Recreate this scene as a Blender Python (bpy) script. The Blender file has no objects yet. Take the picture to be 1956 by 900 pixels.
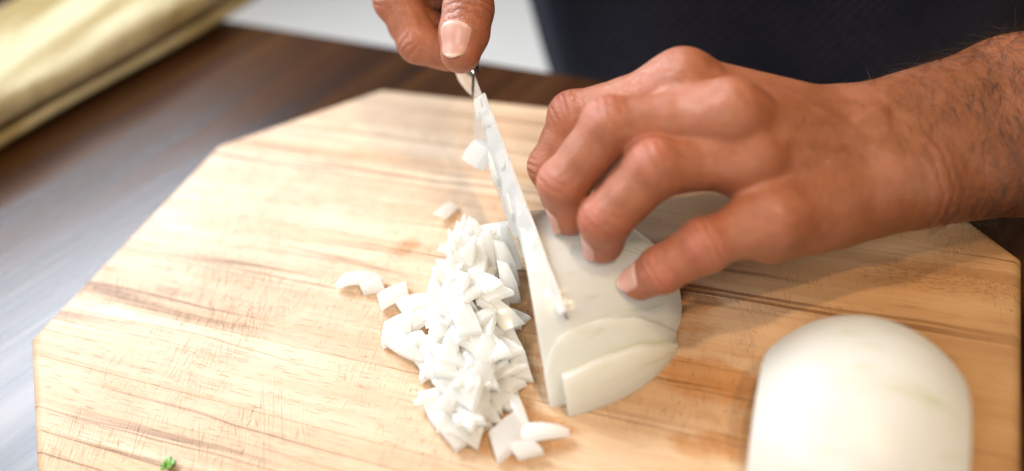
import bpy, bmesh, math, random
import numpy as np
from mathutils import Matrix, Vector

sc = bpy.context.scene
S = 0.0009            # one modelling unit in metres (board top lies at z = 0)
rng = np.random.default_rng(7)
random.seed(7)

# ------------------------------------------------------------------ camera
RC = np.array([[0.92301854, 0.14798288, -0.35515891],
               [0.36101102, -0.65235202, 0.6664142],
               [-0.13307074, -0.74332894, -0.65555646]])
cd = bpy.data.cameras.new('camera'); cam = bpy.data.objects.new('camera', cd)
sc.collection.objects.link(cam); sc.camera = cam
m = Matrix.Identity(4)
for i in range(3):
    m[i][0] = RC[i, 0]; m[i][1] = -RC[i, 1]; m[i][2] = -RC[i, 2]
m[2][3] = 360 * S
cam.matrix_world = m
cd.sensor_width = 36; cd.lens = 36 * 1800 / 1956
cd.clip_start = 0.02; cd.clip_end = 50
cd.dof.use_dof = True
cd.dof.focus_distance = 0.492 * 0.9
cd.dof.aperture_fstop = 2.2

# ------------------------------------------------------------------ light
w = bpy.data.worlds.new('World'); sc.world = w; w.use_nodes = True
bg = w.node_tree.nodes['Background']
bg.inputs[0].default_value = (0.95, 0.97, 1.0, 1); bg.inputs[1].default_value = 0.03

def area(name, loc, target, size, power, col, sy=None):
    l = bpy.data.lights.new(name, 'AREA'); l.energy = power; l.color = col
    l.shape = 'RECTANGLE'; l.size = size; l.size_y = sy or size
    o = bpy.data.objects.new(name, l); sc.collection.objects.link(o)
    o.location = loc
    o.rotation_euler = (Vector(target) - Vector(loc)).to_track_quat('-Z', 'Y').to_euler()
    return o
# the window to the left behind the table, a softer window in front on the left, a warm room lamp on the right
area('window_light', (-1.50, 0.98, 1.02), (-0.2, 0.3, 0), 1.0, 56, (0.80, 0.89, 1.0), 0.8)
area('side_window_light', (-1.25, -0.40, 1.05), (-0.1, 0.3, 0), 0.7, 9, (0.92, 0.96, 1.0), 0.7)
area('front_fill_light', (-0.15, -1.05, 1.20), (-0.1, 0.3, 0), 0.6, 13, (0.98, 0.97, 0.96), 0.6)  # added unseen fill, brightens the onion and hand from the viewer's side
area('ceiling_lamp', (0.20, 0.20, 1.30), (0.0, 0.35, 0), 0.06, 5.6, (1.0, 0.75, 0.47))
area('ceiling_lamp', (0.48, -0.10, 1.25), (0.0, 0.35, 0), 0.06, 5.6, (1.0, 0.75, 0.47))

vs = sc.view_settings
vs.view_transform = 'Standard'; vs.look = 'None'; vs.gamma = 1; vs.exposure = 0.2
vs.use_curve_mapping = False

# ------------------------------------------------------------------ node helpers
class NT:
    def __init__(s, name):
        s.m = bpy.data.materials.new(name); s.m.use_nodes = True
        s.t = s.m.node_tree; s.n = s.t.nodes; s.l = s.t.links
        s.b = s.n['Principled BSDF']
    def put(s, sock, v):
        if isinstance(v, bpy.types.NodeSocket): s.l.new(v, sock)
        elif isinstance(v, (tuple, list)) and len(v) == 3 and sock.type == 'RGBA': sock.default_value = (*v, 1)
        else: sock.default_value = v
    def node(s, typ, ins=None, out=0, **props):
        n = s.n.new(typ)
        for k, v in props.items(): setattr(n, k, v)
        for k, v in (ins or {}).items(): s.put(n.inputs[k], v)
        return n.outputs[out]
    def math(s, op, a, b=0.0, c=0.0, clamp=False):
        n = s.n.new('ShaderNodeMath'); n.operation = op; n.use_clamp = clamp
        s.put(n.inputs[0], a); s.put(n.inputs[1], b); s.put(n.inputs[2], c)
        return n.outputs[0]
    def ss(s, v, a, b, lo=0.0, hi=1.0):
        n = s.n.new('ShaderNodeMapRange'); n.interpolation_type = 'SMOOTHSTEP'
        s.put(n.inputs[0], v)
        for i, x in enumerate((a, b, lo, hi)): s.put(n.inputs[i + 1], x)
        return n.outputs[0]
    def mix(s, f, a, b, blend='MIX'):
        n = s.n.new('ShaderNodeMix'); n.data_type = 'RGBA'; n.blend_type = blend
        s.put(n.inputs[0], f); s.put(n.inputs[6], a); s.put(n.inputs[7], b)
        return n.outputs[2]
    def coord(s, which='Object'):
        return s.node('ShaderNodeTexCoord', out={'Generated': 0, 'Normal': 1, 'UV': 2, 'Object': 3}[which])
    def mapping(s, v, scale=(1, 1, 1), rot=(0, 0, 0), loc=(0, 0, 0)):
        return s.node('ShaderNodeMapping', {'Vector': v, 'Location': loc, 'Rotation': rot, 'Scale': scale})
    def noise(s, v, scale, detail=4, rough=0.55, dist=0.0, out=0):
        return s.node('ShaderNodeTexNoise', {'Vector': v, 'Scale': scale, 'Detail': detail, 'Roughness': rough, 'Distortion': dist}, out=out)
    def sep(s, v):
        n = s.n.new('ShaderNodeSeparateXYZ'); s.put(n.inputs[0], v); return n.outputs
    def bump(s, h, strength, dist, normal=None):
        ins = {'Height': h, 'Strength': strength, 'Distance': dist}
        if normal is not None: ins['Normal'] = normal
        return s.node('ShaderNodeBump', ins)
    def attr(s, name, out=0):
        return s.node('ShaderNodeAttribute', out=out, attribute_name=name)
    def set(s, **k):
        for a, v in k.items(): s.put(s.b.inputs[a.replace('_', ' ')], v)
        return s.m

def translucent(t, fac, col):
    out = t.n['Material Output']; mx = t.n.new('ShaderNodeMixShader'); tr = t.n.new('ShaderNodeBsdfTranslucent')
    t.put(tr.inputs[0], col); t.put(mx.inputs[0], fac)
    t.l.new(t.b.outputs[0], mx.inputs[1]); t.l.new(tr.outputs[0], mx.inputs[2]); t.l.new(mx.outputs[0], out.inputs[0])
    return t.m

def shade(o, angle=None):
    me = o.data
    me.polygons.foreach_set('use_smooth', [True] * len(me.polygons))
    if angle is not None: me.set_sharp_from_angle(angle=math.radians(angle))
    me.update()

def tag(o, label=None, cat=None, group=None, kind=None):
    for k, v in (('label', label), ('category', cat), ('group', group), ('kind', kind)):
        if v: o[k] = v
    return o
def empty(name, loc):
    o = bpy.data.objects.new(name, None); sc.collection.objects.link(o)
    o.location = tuple(S * x for x in loc); o.empty_display_size = 0.02
    return o
def link(name, me, mat=None, parent=None):
    o = bpy.data.objects.new(name, me); sc.collection.objects.link(o)
    if mat: me.materials.append(mat)
    if parent: o.parent = parent
    return o
def mesh(name, verts, faces, mat=None, parent=None, origin=None, smooth=True, angle=None):
    """vertices in modelling units, world position; origin = where the object's own base lies"""
    v = np.asarray(verts, float)
    if origin is None: origin = tuple(np.asarray(parent.location) / S) if parent and parent.parent is None else (0, 0, 0)
    og = np.asarray(origin, float)
    me = bpy.data.meshes.new(name)
    me.from_pydata(((v - og) * S).tolist(), [], [list(map(int, f)) for f in faces]); me.update()
    o = link(name, me, mat, parent)
    if parent is None: o.location = tuple(og * S)
    if smooth: shade(o, angle)
    return o
def from_bm(name, bm, mat=None, parent=None, origin=(0, 0, 0), angle=35):
    bmesh.ops.recalc_face_normals(bm, faces=bm.faces)
    og = Vector(origin)
    for v in bm.verts: v.co = (v.co - og) * S
    me = bpy.data.meshes.new(name); bm.to_mesh(me); bm.free()
    o = link(name, me, mat, parent)
    if parent is None: o.location = og * S
    shade(o, angle)
    return o

# ------------------------------------------------------------------ materials
def wood_board():
    t = NT('board_wood'); co = t.coord()
    rnd = t.node('ShaderNodeObjectInfo', out=5)
    xyz = t.sep(co)
    off = t.node('ShaderNodeCombineXYZ', {0: t.math('MULTIPLY', rnd, 3.0), 1: t.math('MULTIPLY', rnd, 7.0), 2: 0.0})
    v = t.node('ShaderNodeVectorMath', {0: co, 1: off}, operation='ADD')
    wob = t.noise(t.mapping(v, (6, 14, 6)), 1.0, 3, out=1)
    v2 = t.node('ShaderNodeVectorMath', {0: v, 1: t.node('ShaderNodeVectorMath', {0: wob, 1: (0.0, 0.012, 0.0)}, operation='MULTIPLY')}, operation='ADD')
    broad = t.noise(t.mapping(v2, (3.0, 55, 20)), 1.0, 4, 0.6)
    fine = t.noise(t.mapping(v2, (9, 420, 60)), 1.0, 5, 0.65)
    tone = t.math('ADD', t.math('MULTIPLY', broad, 0.9), t.math('MULTIPLY', rnd, 0.10))
    col = t.mix(t.ss(tone, 0.28, 0.78), (0.54, 0.352, 0.21), (0.70, 0.52, 0.355))
    col = t.mix(t.ss(t.noise(t.mapping(v2, (4, 30, 8), loc=(3, 1, 0)), 1.0, 2), 0.54, 0.74, 0, 0.45), col, (0.50, 0.27, 0.11))
    col = t.mix(t.ss(fine, 0.48, 0.7, 0, 0.35), col, (0.47, 0.28, 0.14))
    # late-wood lines
    r1 = t.noise(t.mapping(v2, (0.9, 70, 10), loc=(0, 5, 0)), 1.0, 3, 0.5)
    line = t.ss(t.math('ABSOLUTE', t.math('SUBTRACT', r1, 0.5)), 0.0, 0.022, 1, 0)
    lm = t.math('MULTIPLY', line, t.ss(t.noise(t.mapping(v2, (2.6, 24, 5), loc=(9, 2, 0)), 1.0, 2), 0.42, 0.62))
    col = t.mix(t.math('MULTIPLY', lm, 0.8), col, (0.19, 0.09, 0.035))
    r2 = t.noise(t.mapping(v2, (0.55, 32, 6), loc=(2, 9, 0)), 1.0, 4, 0.6)
    col = t.mix(t.ss(r2, 0.56, 0.72, 0, 0.55), col, (0.34, 0.165, 0.06))
    # pores
    po = t.noise(t.mapping(v, (70, 1500, 200)), 1.0, 2, 0.5)
    pm = t.ss(po, 0.63, 0.73)
    col = t.mix(t.math('MULTIPLY', pm, 0.2), col, (0.22, 0.12, 0.06))
    # ray flecks in a band
    fl = t.noise(t.mapping(co, (330, 900, 100), rot=(0, 0, 0.4)), 1.0, 2, 0.5)
    band = t.math('MULTIPLY', t.ss(t.math('ABSOLUTE', t.math('SUBTRACT', xyz[1], 0.3445)), 0.003, 0.011, 1, 0), t.ss(xyz[0], -0.02, 0.01))
    col = t.mix(t.math('MULTIPLY', t.math('MULTIPLY', t.ss(fl, 0.52, 0.62), band), 0.5), col, (0.26, 0.13, 0.06))
    # a small knot and two dark specks
    for (kx, ky, rx, ry, a) in ((-0.338, 0.2475, 0.016, 0.0045, 0.5), (-0.362, 0.163, 0.006, 0.0014, 0.8), (-0.19, 0.2805, 0.004, 0.0015, 0.3)):
        dx = t.math('DIVIDE', t.math('SUBTRACT', xyz[0], kx), rx); dy = t.math('DIVIDE', t.math('SUBTRACT', xyz[1], ky), ry)
        q = t.math('SQRT', t.math('ADD', t.math('MULTIPLY', dx, dx), t.math('MULTIPLY', dy, dy)))
        q = t.math('ADD', q, t.math('MULTIPLY', t.math('SUBTRACT', t.noise(t.mapping(co, (90, 400, 10)), 1.0, 3), 0.5), 1.6))
        col = t.mix(t.ss(q, 0.3, 1.1, a, 0), col, (0.30, 0.165, 0.09))
    # knife scratches, crossing the grain in several directions
    scr = None
    for k, (ang, sx, sy, th, dens) in enumerate(((1.25, 22, 520, 0.028, 0.52), (1.05, 18, 640, 0.028, 0.5), (1.75, 24, 600, 0.028, 0.54), (0.55, 26, 420, 0.02, 0.58), (1.45, 34, 900, 0.035, 0.46))):
        mv = t.mapping(t.mapping(co, rot=(0, 0, ang)), (sx, sy, 1), loc=(k * 3.1, k * 1.7, 0))
        e = t.node('ShaderNodeTexVoronoi', {'Vector': mv, 'Scale': 1.0, 'Randomness': 1.0}, feature='DISTANCE_TO_EDGE', voronoi_dimensions='2D')
        ms = t.ss(t.noise(t.mapping(co, loc=(k * 2.3, 0, 0)), 14, 3), dens, dens + 0.14)
        ln = t.math('MULTIPLY', t.ss(e, 0.0, th, 1, 0), ms)
        scr = ln if scr is None else t.math('MAXIMUM', scr, ln)
    col = t.mix(t.math('MULTIPLY', scr, 0.42), col, (0.32, 0.155, 0.06))
    # right end: oily wood, and its dimmer, warmer light painted into the colour
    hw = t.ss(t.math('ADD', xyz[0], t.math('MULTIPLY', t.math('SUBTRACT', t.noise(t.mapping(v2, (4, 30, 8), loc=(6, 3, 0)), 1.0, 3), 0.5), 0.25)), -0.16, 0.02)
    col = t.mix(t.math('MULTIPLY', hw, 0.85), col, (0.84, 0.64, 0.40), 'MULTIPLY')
    # wet onion juice soaked in around the chopped onion
    wn = t.noise(t.mapping(co, (0.55, 1.5, 1)), 55, 5, 0.65)
    wet = None
    for (kx, ky, rx, ry) in ((-0.150, 0.270, 0.040, 0.052), (-0.185, 0.255, 0.028, 0.03), (-0.058, 0.262, 0.034, 0.013), (-0.036, 0.228, 0.033, 0.010),
                             (-0.228, 0.307, 0.009, 0.010), (-0.135, 0.215, 0.035, 0.018), (-0.075, 0.303, 0.016, 0.022), (-0.005, 0.245, 0.05, 0.02)):
        dx = t.math('DIVIDE', t.math('SUBTRACT', xyz[0], kx), rx); dy = t.math('DIVIDE', t.math('SUBTRACT', xyz[1], ky), ry)
        q = t.math('SQRT', t.math('ADD', t.math('MULTIPLY', dx, dx), t.math('MULTIPLY', dy, dy)))
        q = t.ss(t.math('ADD', q, t.math('MULTIPLY', t.math('SUBTRACT', wn, 0.5), 2.0)), 0.55, 1.0, 1, 0)
        wet = q if wet is None else t.math('MAXIMUM', wet, q)
    col = t.mix(t.math('MULTIPLY', wet, 0.7), col, (0.80, 0.56, 0.32), 'MULTIPLY')
    h = t.math('SUBTRACT', t.math('MULTIPLY', fine, 0.35), t.math('ADD', t.math('ADD', scr, pm), t.math('MULTIPLY', lm, 0.6)))
    ro = t.math('SUBTRACT', t.math('ADD', 0.46, t.math('MULTIPLY', fine, 0.14)), t.math('MULTIPLY', wet, 0.28))
    return t.set(Base_Color=col, Roughness=ro, Normal=t.bump(h, 0.6, 0.0006), Specular_IOR_Level=0.35)

def wood_table():
    t = NT('dark_table_wood'); co = t.mapping(t.coord(), rot=(0, 0, -1.22))
    g = t.noise(t.mapping(co, (2.5, 40, 10)), 1.0, 5, 0.6, 0.3)
    f = t.noise(t.mapping(co, (10, 330, 30)), 1.0, 4, 0.6)
    col = t.mix(t.ss(g, 0.3, 0.75), (0.020, 0.007, 0.0025), (0.085, 0.033, 0.011))
    col = t.mix(t.ss(f, 0.5, 0.7, 0, 0.6), col, (0.022, 0.011, 0.007))
    return t.set(Base_Color=col, Roughness=t.ss(g, 0.2, 0.8, 0.30, 0.20), Specular_IOR_Level=0.28,
                 Normal=t.bump(t.math('ADD', f, g), 0.25, 0.0006))

def onion_mat(name, green=0.5, lines_along=True, gloss=0.38):
    """UV: x = angle round the axis (0..1), y = along the axis"""
    t = NT(name); uv = t.coord('UV'); co = t.coord()
    sc_ = (46, 1.4, 1) if lines_along else (2.0, 26, 1)
    wv = t.noise(t.mapping(uv, (3, 3, 1)), 1.0, 2, out=1)
    uvw = t.node('ShaderNodeVectorMath', {0: uv, 1: t.node('ShaderNodeVectorMath', {0: wv, 1: (0.05, 0.05, 0)}, operation='MULTIPLY')}, operation='ADD')
    n = t.noise(t.mapping(uvw, sc_), 1.0, 3, 0.55)
    n2 = t.noise(t.mapping(uvw, (sc_[0] * 0.4, sc_[1] * 0.5, 1), loc=(4, 2, 0)), 1.0, 2)
    vein = t.math('MULTIPLY', t.ss(t.math('ABSOLUTE', t.math('SUBTRACT', n2, 0.5)), 0.0, 0.022, 1, 0), t.ss(t.sep(uv)[1], 0.1, 0.65))
    blot = t.ss(t.noise(co, 26, 3), 0.42, 0.75)
    col = t.mix(t.math('MULTIPLY', blot, 0.6), (0.92, 0.905, 0.86), (0.90, 0.885, 0.79))
    col = t.mix(t.math('MULTIPLY', t.ss(n, 0.42, 0.7), 0.30 * green + 0.1), col, (0.84, 0.83, 0.62))
    col = t.mix(t.math('MULTIPLY', vein, green * 0.8), col, (0.50, 0.56, 0.17))
    h = t.math('ADD', t.math('MULTIPLY', n, 0.6), t.noise(co, 300, 2))
    t.set(Base_Color=col, Roughness=gloss, Coat_Weight=0.1, Coat_Roughness=0.3, Normal=t.bump(h, 0.3, 0.0006), Specular_IOR_Level=0.5,
          Subsurface_Weight=0.5, Subsurface_Radius=(1.0, 0.92, 0.72), Subsurface_Scale=0.006)
    return translucent(t, 0.5, (0.99, 0.985, 0.94))

def onion_flesh():
    t = NT('onion_flesh'); co = t.coord(); r = t.node('ShaderNodeObjectInfo', out=5)
    n = t.noise(t.mapping(co, (60, 320, 320)), 1.0, 3)
    col = t.mix(t.ss(n, 0.35, 0.75), (0.92, 0.91, 0.89), (0.88, 0.87, 0.83))
    col = t.mix(t.math('MULTIPLY', r, 0.25), col, (0.86, 0.84, 0.75))
    t.set(Base_Color=col, Roughness=0.2, Coat_Weight=0.5, Coat_Roughness=0.08, Normal=t.bump(n, 0.3, 0.0005), Subsurface_Weight=0.0)
    return translucent(t, 0.62, (0.98, 0.975, 0.95))

def skin_mat():
    t = NT('skin'); co = t.coord()
    base = t.attr('skin', 0)
    n = t.noise(co, 160, 4, 0.6); n2 = t.noise(co, 45, 3)
    col = t.mix(t.ss(n, 0.4, 0.7, 0, 0.45), base, (0.25, 0.078, 0.034))
    col = t.mix(t.ss(n2, 0.42, 0.68, 0, 0.4), col, (0.50, 0.195, 0.11))
    vo = t.node('ShaderNodeTexVoronoi', {'Vector': co, 'Scale': 1250.0}, feature='DISTANCE_TO_EDGE')
    vo2 = t.node('ShaderNodeTexVoronoi', {'Vector': t.mapping(co, rot=(0.3, 0.5, 0.8)), 'Scale': 560.0}, feature='DISTANCE_TO_EDGE')
    pore = t.math('ADD', t.ss(vo, 0, 0.16), t.math('MULTIPLY', t.ss(vo2, 0, 0.12), 1.1))
    wr = t.attr('wr', 2); wm = t.attr('wm', 2)
    wn = t.noise(co, 110, 3)
    ph = t.math('ADD', t.math('MULTIPLY', wr, 1650.0), t.math('MULTIPLY', wn, 9.0))
    wave = t.math('POWER', t.math('ADD', t.math('MULTIPLY', t.math('SINE', ph), 0.5), 0.5), 0.55)
    wave = t.math('MULTIPLY', wave, wm)
    nb = t.bump(pore, 0.38, 0.0005)
    nb = t.bump(wave, 0.75, 0.0010, nb)
    col = t.mix(t.math('MULTIPLY', t.math('SUBTRACT', wm, wave), 0.45), col, (0.33, 0.10, 0.06))
    rough = t.ss(n, 0.3, 0.7, 0.30, 0.43)
    return t.set(Base_Color=col, Roughness=rough, Normal=nb, Specular_IOR_Level=0.6, Subsurface_Weight=0.16,
                 Subsurface_Radius=(1.0, 0.36, 0.2), Subsurface_Scale=0.0045)

def simple(name, col, rough, **k):
    t = NT(name); n = t.noise(t.coord(), 60, 4)
    c = t.mix(t.ss(n, 0.3, 0.7, 0, 1), col, tuple(x * 0.82 for x in col))
    return t.set(Base_Color=c, Roughness=rough, **k)

def steel_mat():
    t = NT('brushed_steel'); n = t.noise(t.mapping(t.coord(), (40, 900, 900)), 1.0, 3)
    return t.set(Base_Color=(0.72, 0.72, 0.73), Metallic=1.0, Roughness=t.ss(n, 0.2, 0.8, 0.2, 0.3), Normal=t.bump(n, 0.03, 0.0001))

def shirt_mat():
    t = NT('navy_woven_shirt'); co = t.coord()
    uv = t.mapping(t.mapping(t.coord('UV'), (240, 175, 1)), rot=(0, 0, 0.785))
    vo = t.node('ShaderNodeTexVoronoi', {'Vector': uv, 'Scale': 1.0, 'Randomness': 0.12}, voronoi_dimensions='2D')
    n = t.noise(co, 9, 3)
    col = t.mix(t.ss(vo, 0.2, 0.55), (0.027, 0.027, 0.040), (0.0055, 0.006, 0.011))
    col = t.mix(t.ss(n, 0.45, 0.6, 0, 0.55), col, (0.007, 0.0085, 0.016))
    return t.set(Base_Color=col, Roughness=0.85, Normal=t.bump(vo, 0.5, 0.0012), Specular_IOR_Level=0.12)

def towel_mat():
    t = NT('towel_cloth'); co = t.coord(); x = t.sep(co)
    st = t.noise(t.mapping(co, (30, 4, 6), rot=(0, 0, -0.06)), 1.0, 3)
    col = t.mix(t.ss(st, 0.40, 0.62), (0.28, 0.19, 0.045), (0.55, 0.47, 0.28))
    loops = t.noise(co, 420, 3)
    return t.set(Base_Color=col, Roughness=0.95, Normal=t.bump(t.noise(co, 55, 4), 0.6, 0.008, t.bump(loops, 0.8, 0.003)), Sheen_Weight=0.1)

def nail_mat():
    t = NT('fingernail'); v = t.sep(t.coord('UV'))[1]
    col = t.mix(t.ss(v, 0.86, 0.95), (0.62, 0.33, 0.26), (0.74, 0.54, 0.42))
    col = t.mix(t.ss(v, 0.08, 0.22, 0.5, 0), col, (0.74, 0.53, 0.46))
    rib = t.noise(t.mapping(t.coord('UV'), (24, 1, 1)), 1.0, 2)
    return t.set(Base_Color=col, Roughness=0.36, Normal=t.bump(rib, 0.12, 0.0003), Subsurface_Weight=0.15, Subsurface_Scale=0.002)

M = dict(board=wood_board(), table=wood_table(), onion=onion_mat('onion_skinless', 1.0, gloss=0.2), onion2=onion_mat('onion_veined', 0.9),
         flesh=onion_flesh(), skin=skin_mat(), steel=steel_mat(), shirt=shirt_mat(), towel=towel_mat(), nail=nail_mat(),
         handle=simple('dark_handle', (0.035, 0.032, 0.034), 0.3), bolster=simple('brown_wood_scale', (0.17, 0.05, 0.025), 0.4),
         floor=simple('pale_floor_tile', (0.94, 0.87, 0.79), 0.6), hair=simple('dark_arm_hair', (0.022, 0.012, 0.007), 0.45),
         parsley=simple('parsley_green', (0.14, 0.32, 0.03), 0.45, Subsurface_Weight=0.1, Subsurface_Scale=0.001))

# ------------------------------------------------------------------ setting: floor and table
def box_bm(x0, x1, y0, y1, z0, z1, bevel=0.0, seg=2):
    bm = bmesh.new(); bmesh.ops.create_cube(bm, size=1)
    for v in bm.verts: v.co = ((x0 + x1) / 2 + v.co.x * (x1 - x0), (y0 + y1) / 2 + v.co.y * (y1 - y0), (z0 + z1) / 2 + v.co.z * (z1 - z0))
    if bevel: bmesh.ops.bevel(bm, geom=bm.edges[:], offset=bevel, segments=seg, profile=0.5, affect='EDGES')
    return bm
fl = from_bm('floor', box_bm(-3500, 3500, -2500, 4500, -850, -830), M['floor']); tag(fl, kind='structure')

bm = bmesh.new()
bk = [(-1000, 666), (900, 457)]      # back edge of the table
pts = [(-1000, -350), (900, -350), bk[1], bk[0]]
vb = [bm.verts.new((x, y, -62)) for x, y in pts]; vt = [bm.verts.new((x, y, -30)) for x, y in pts]
bm.faces.new(vt); bm.faces.new(vb[::-1])
for i in range(4): bm.faces.new((vb[i], vb[(i + 1) % 4], vt[(i + 1) % 4], vt[i]))
bmesh.ops.bevel(bm, geom=bm.edges[:], offset=4, segments=3, profile=0.5, affect='EDGES')
tb = from_bm('table', bm, M['table'], origin=(0, 150, -62))
tag(tb, 'dark brown polished wooden table under the cutting board', 'table')

# ------------------------------------------------------------------ cutting board, stave by stave
board = empty('cutting_board', (-183, 315, -30))
tag(board, 'pale octagonal wooden cutting board with scratches and damp stains', 'cutting board')
X0, X1, Y0, Y1, CL = -438, 72, 133, 498, 88
def octa(inset):
    k = inset * math.tan(math.pi / 8)
    x0, x1, y0, y1, c = X0 + inset, X1 - inset, Y0 + inset, Y1 - inset, CL - inset + k + (inset - 2 * k) * 0 
    c = CL - 2 * inset + inset * math.sqrt(2)
    return [(x0 + c, y0), (x1 - c, y0), (x1, y0 + c), (x1, y1 - c), (x1 - c, y1), (x0 + c, y1), (x0, y1 - c), (x0, y0 + c)]
prof = [(-30, 4), (-29, 1.5), (-27, 0.3), (-25, 0)] + [(-6 * (1 - math.sin(a)), 6 * (1 - math.cos(a))) for a in np.linspace(0, math.pi / 2, 6)]
def board_bm():
    bm = bmesh.new(); rings = []
    for z, ins in prof:
        rings.append([bm.verts.new((x, y, z)) for x, y in octa(ins)])
    for a, b in zip(rings, rings[1:]):
        for i in range(8): bm.faces.new((a[i], a[(i + 1) % 8], b[(i + 1) % 8], b[i]))
    bm.faces.new(rings[-1]); bm.faces.new(rings[0][::-1])
    return bm
seams = [Y0, 170, 212, 256, 301, 345, 398, 440, Y1]
full = board_bm()
for i in range(len(seams) - 1):
    bm = full.copy()
    for yy, nrm, first in ((seams[i] + 0.04, (0, -1, 0), i == 0), (seams[i + 1] - 0.04, (0, 1, 0), i == len(seams) - 2)):
        if first: continue
        r = bmesh.ops.bisect_plane(bm, geom=bm.verts[:] + bm.edges[:] + bm.faces[:], plane_co=(0, yy, 0), plane_no=nrm, clear_outer=True)
        ed = [e for e in r['geom_cut'] if isinstance(e, bmesh.types.BMEdge)]
        f = bmesh.ops.contextual_create(bm, geom=ed)['faces']
        top = [e for ff in f for e in ff.edges if all(abs(v.co.z) < 0.01 for v in e.verts)]
        if top: bmesh.ops.bevel(bm, geom=top, offset=0.16, segments=1, affect='EDGES')
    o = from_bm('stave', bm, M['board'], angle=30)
    o.parent = board; o.matrix_parent_inverse = Matrix.Translation(board.location).inverted()
full.free()

# ------------------------------------------------------------------ onions
def dome_bm(R, H, L, p=2.2, nu=26, na=40, flat=True):
    """half onion: flat side down on z=0, cut face at u=0, axis along +x; closed"""
    bm = bmesh.new(); uvl = bm.loops.layers.uv.new('UVMap'); rows = []; uvs = {}
    for i in range(nu + 1):
        u = math.sin(i / nu * math.pi / 2) * 0.985
        s = (1 - u ** p) ** 0.5; row = []
        for j in range(na + 1):
            a = math.pi * j / na
            wob = 1 + 0.012 * math.sin(3 * a + 2 * u) + 0.008 * math.sin(7 * a + 1)
            v = bm.verts.new((L * u, -R * s * math.cos(a) * wob, H * s * math.sin(a) * wob)); row.append(v); uvs[v] = (j / na, u)
        rows.append(row)
    for i in range(nu):
        for j in range(na): bm.faces.new((rows[i][j], rows[i + 1][j], rows[i + 1][j + 1], rows[i][j + 1]))
    c0 = bm.verts.new((0, 0, H * 0.45)); uvs[c0] = (0.5, 0)
    for j in range(na): bm.faces.new((rows[0][j + 1], c0, rows[0][j]))
    bm.faces.new((rows[0][0], c0, rows[0][na]))
    bm.faces.new([rows[nu][j] for j in range(na + 1)])
    bm.faces.new([rows[i][0] for i in range(nu, -1, -1)] + [rows[i][na] for i in range(nu + 1)])
    for f in bm.faces:
        for l in f.loops: l[uvl].uv = uvs[l.vert]
    return bm
TH = math.radians(27)
OC = (-159, 308, 0.3)
MO = Matrix.Translation(OC) @ Matrix.Rotation(TH, 4, 'Z')
def cut(bm, y, keep_above):
    r = bmesh.ops.bisect_plane(bm, geom=bm.verts[:] + bm.edges[:] + bm.faces[:], plane_co=(0, y, 0), plane_no=(0, -1 if keep_above else 1, 0), clear_outer=True)
    ed = [e for e in r['geom_cut'] if isinstance(e, bmesh.types.BMEdge)]
    bmesh.ops.holes_fill(bm, edges=ed, sides=0)
on = empty('onion_half', OC); on.rotation_euler.z = TH
tag(on, 'half onion being sliced under the knife and fingers', 'onion')
def onion_part(name, y0, y1, shift, tilt, pivot, yaw=0, scale=1.0):
    bm = dome_bm(58, 54, 77)
    if y0 is not None: cut(bm, y0, True)
    if y1 is not None: cut(bm, y1, False)
    mt = Matrix.Translation(shift) @ Matrix.Translation(pivot) @ Matrix.Rotation(yaw, 4, 'Z') @ Matrix.Rotation(tilt, 4, 'X') @ Matrix.Translation(-Vector(pivot))
    bmesh.ops.transform(bm, matrix=mt, verts=bm.verts)
    o = from_bm(name, bm, M['onion'], angle=38)
    o.parent = on
    return o
onion_part('core', None, None, (0, 0, 0), 0, (0, 0, 0))
def petal(tops, k, k_in, Lm):
    """an onion layer cut loose, standing on its edge in front of the core"""
    us = np.linspace(tops[0][0], tops[-1][0], 28); at_ = np.interp(us, [q[0] for q in tops], [q[1] for q in tops])
    for _ in range(2): at_[1:-1] = (at_[:-2] + 2 * at_[1:-1] + at_[2:]) / 4
    bm = bmesh.new(); uvl = bm.loops.layers.uv.new('UVMap'); uvs = {}; nq = 10; rows = []
    for u, at in zip(us, at_):
        s_ = math.sqrt(max(0.0, 1 - max(u, 0) ** 2.2)); row = []
        for kk, qs in ((k, [q / nq for q in range(nq + 1)]), (k_in, [1 - q / nq for q in range(nq + 1)])):
            for q in qs:
                a = math.radians(at * q)
                v_ = bm.verts.new((Lm * u, -58 * kk * s_ * math.cos(a), max(0.0, 54 * kk * s_ * math.sin(a)))); row.append(v_)
                uvs[v_] = (0.12 + q * 0.2, u)
        rows.append(row)
    m_ = len(rows[0])
    for a, b in zip(rows, rows[1:]):
        for j in range(m_): bm.faces.new((a[j], a[(j + 1) % m_], b[(j + 1) % m_], b[j]))
    bm.faces.new(rows[0][::-1]); bm.faces.new(rows[-1])
    for f_ in bm.faces:
        for l in f_.loops: l[uvl].uv = uvs[l.vert]
    o = from_bm('layer', bm, M['onion'], angle=40); o.parent = on
petal([(0.0, 22), (.07, 34), (.15, 39), (.39, 42), (.62, 38), (.77, 28), (.87, 8)], 1.055, 1.003, 79)
petal([(.10, 21), (.34, 25), (.61, 24), (.78, 13), (.85, 3)], 1.18, 1.09, 80)

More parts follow.
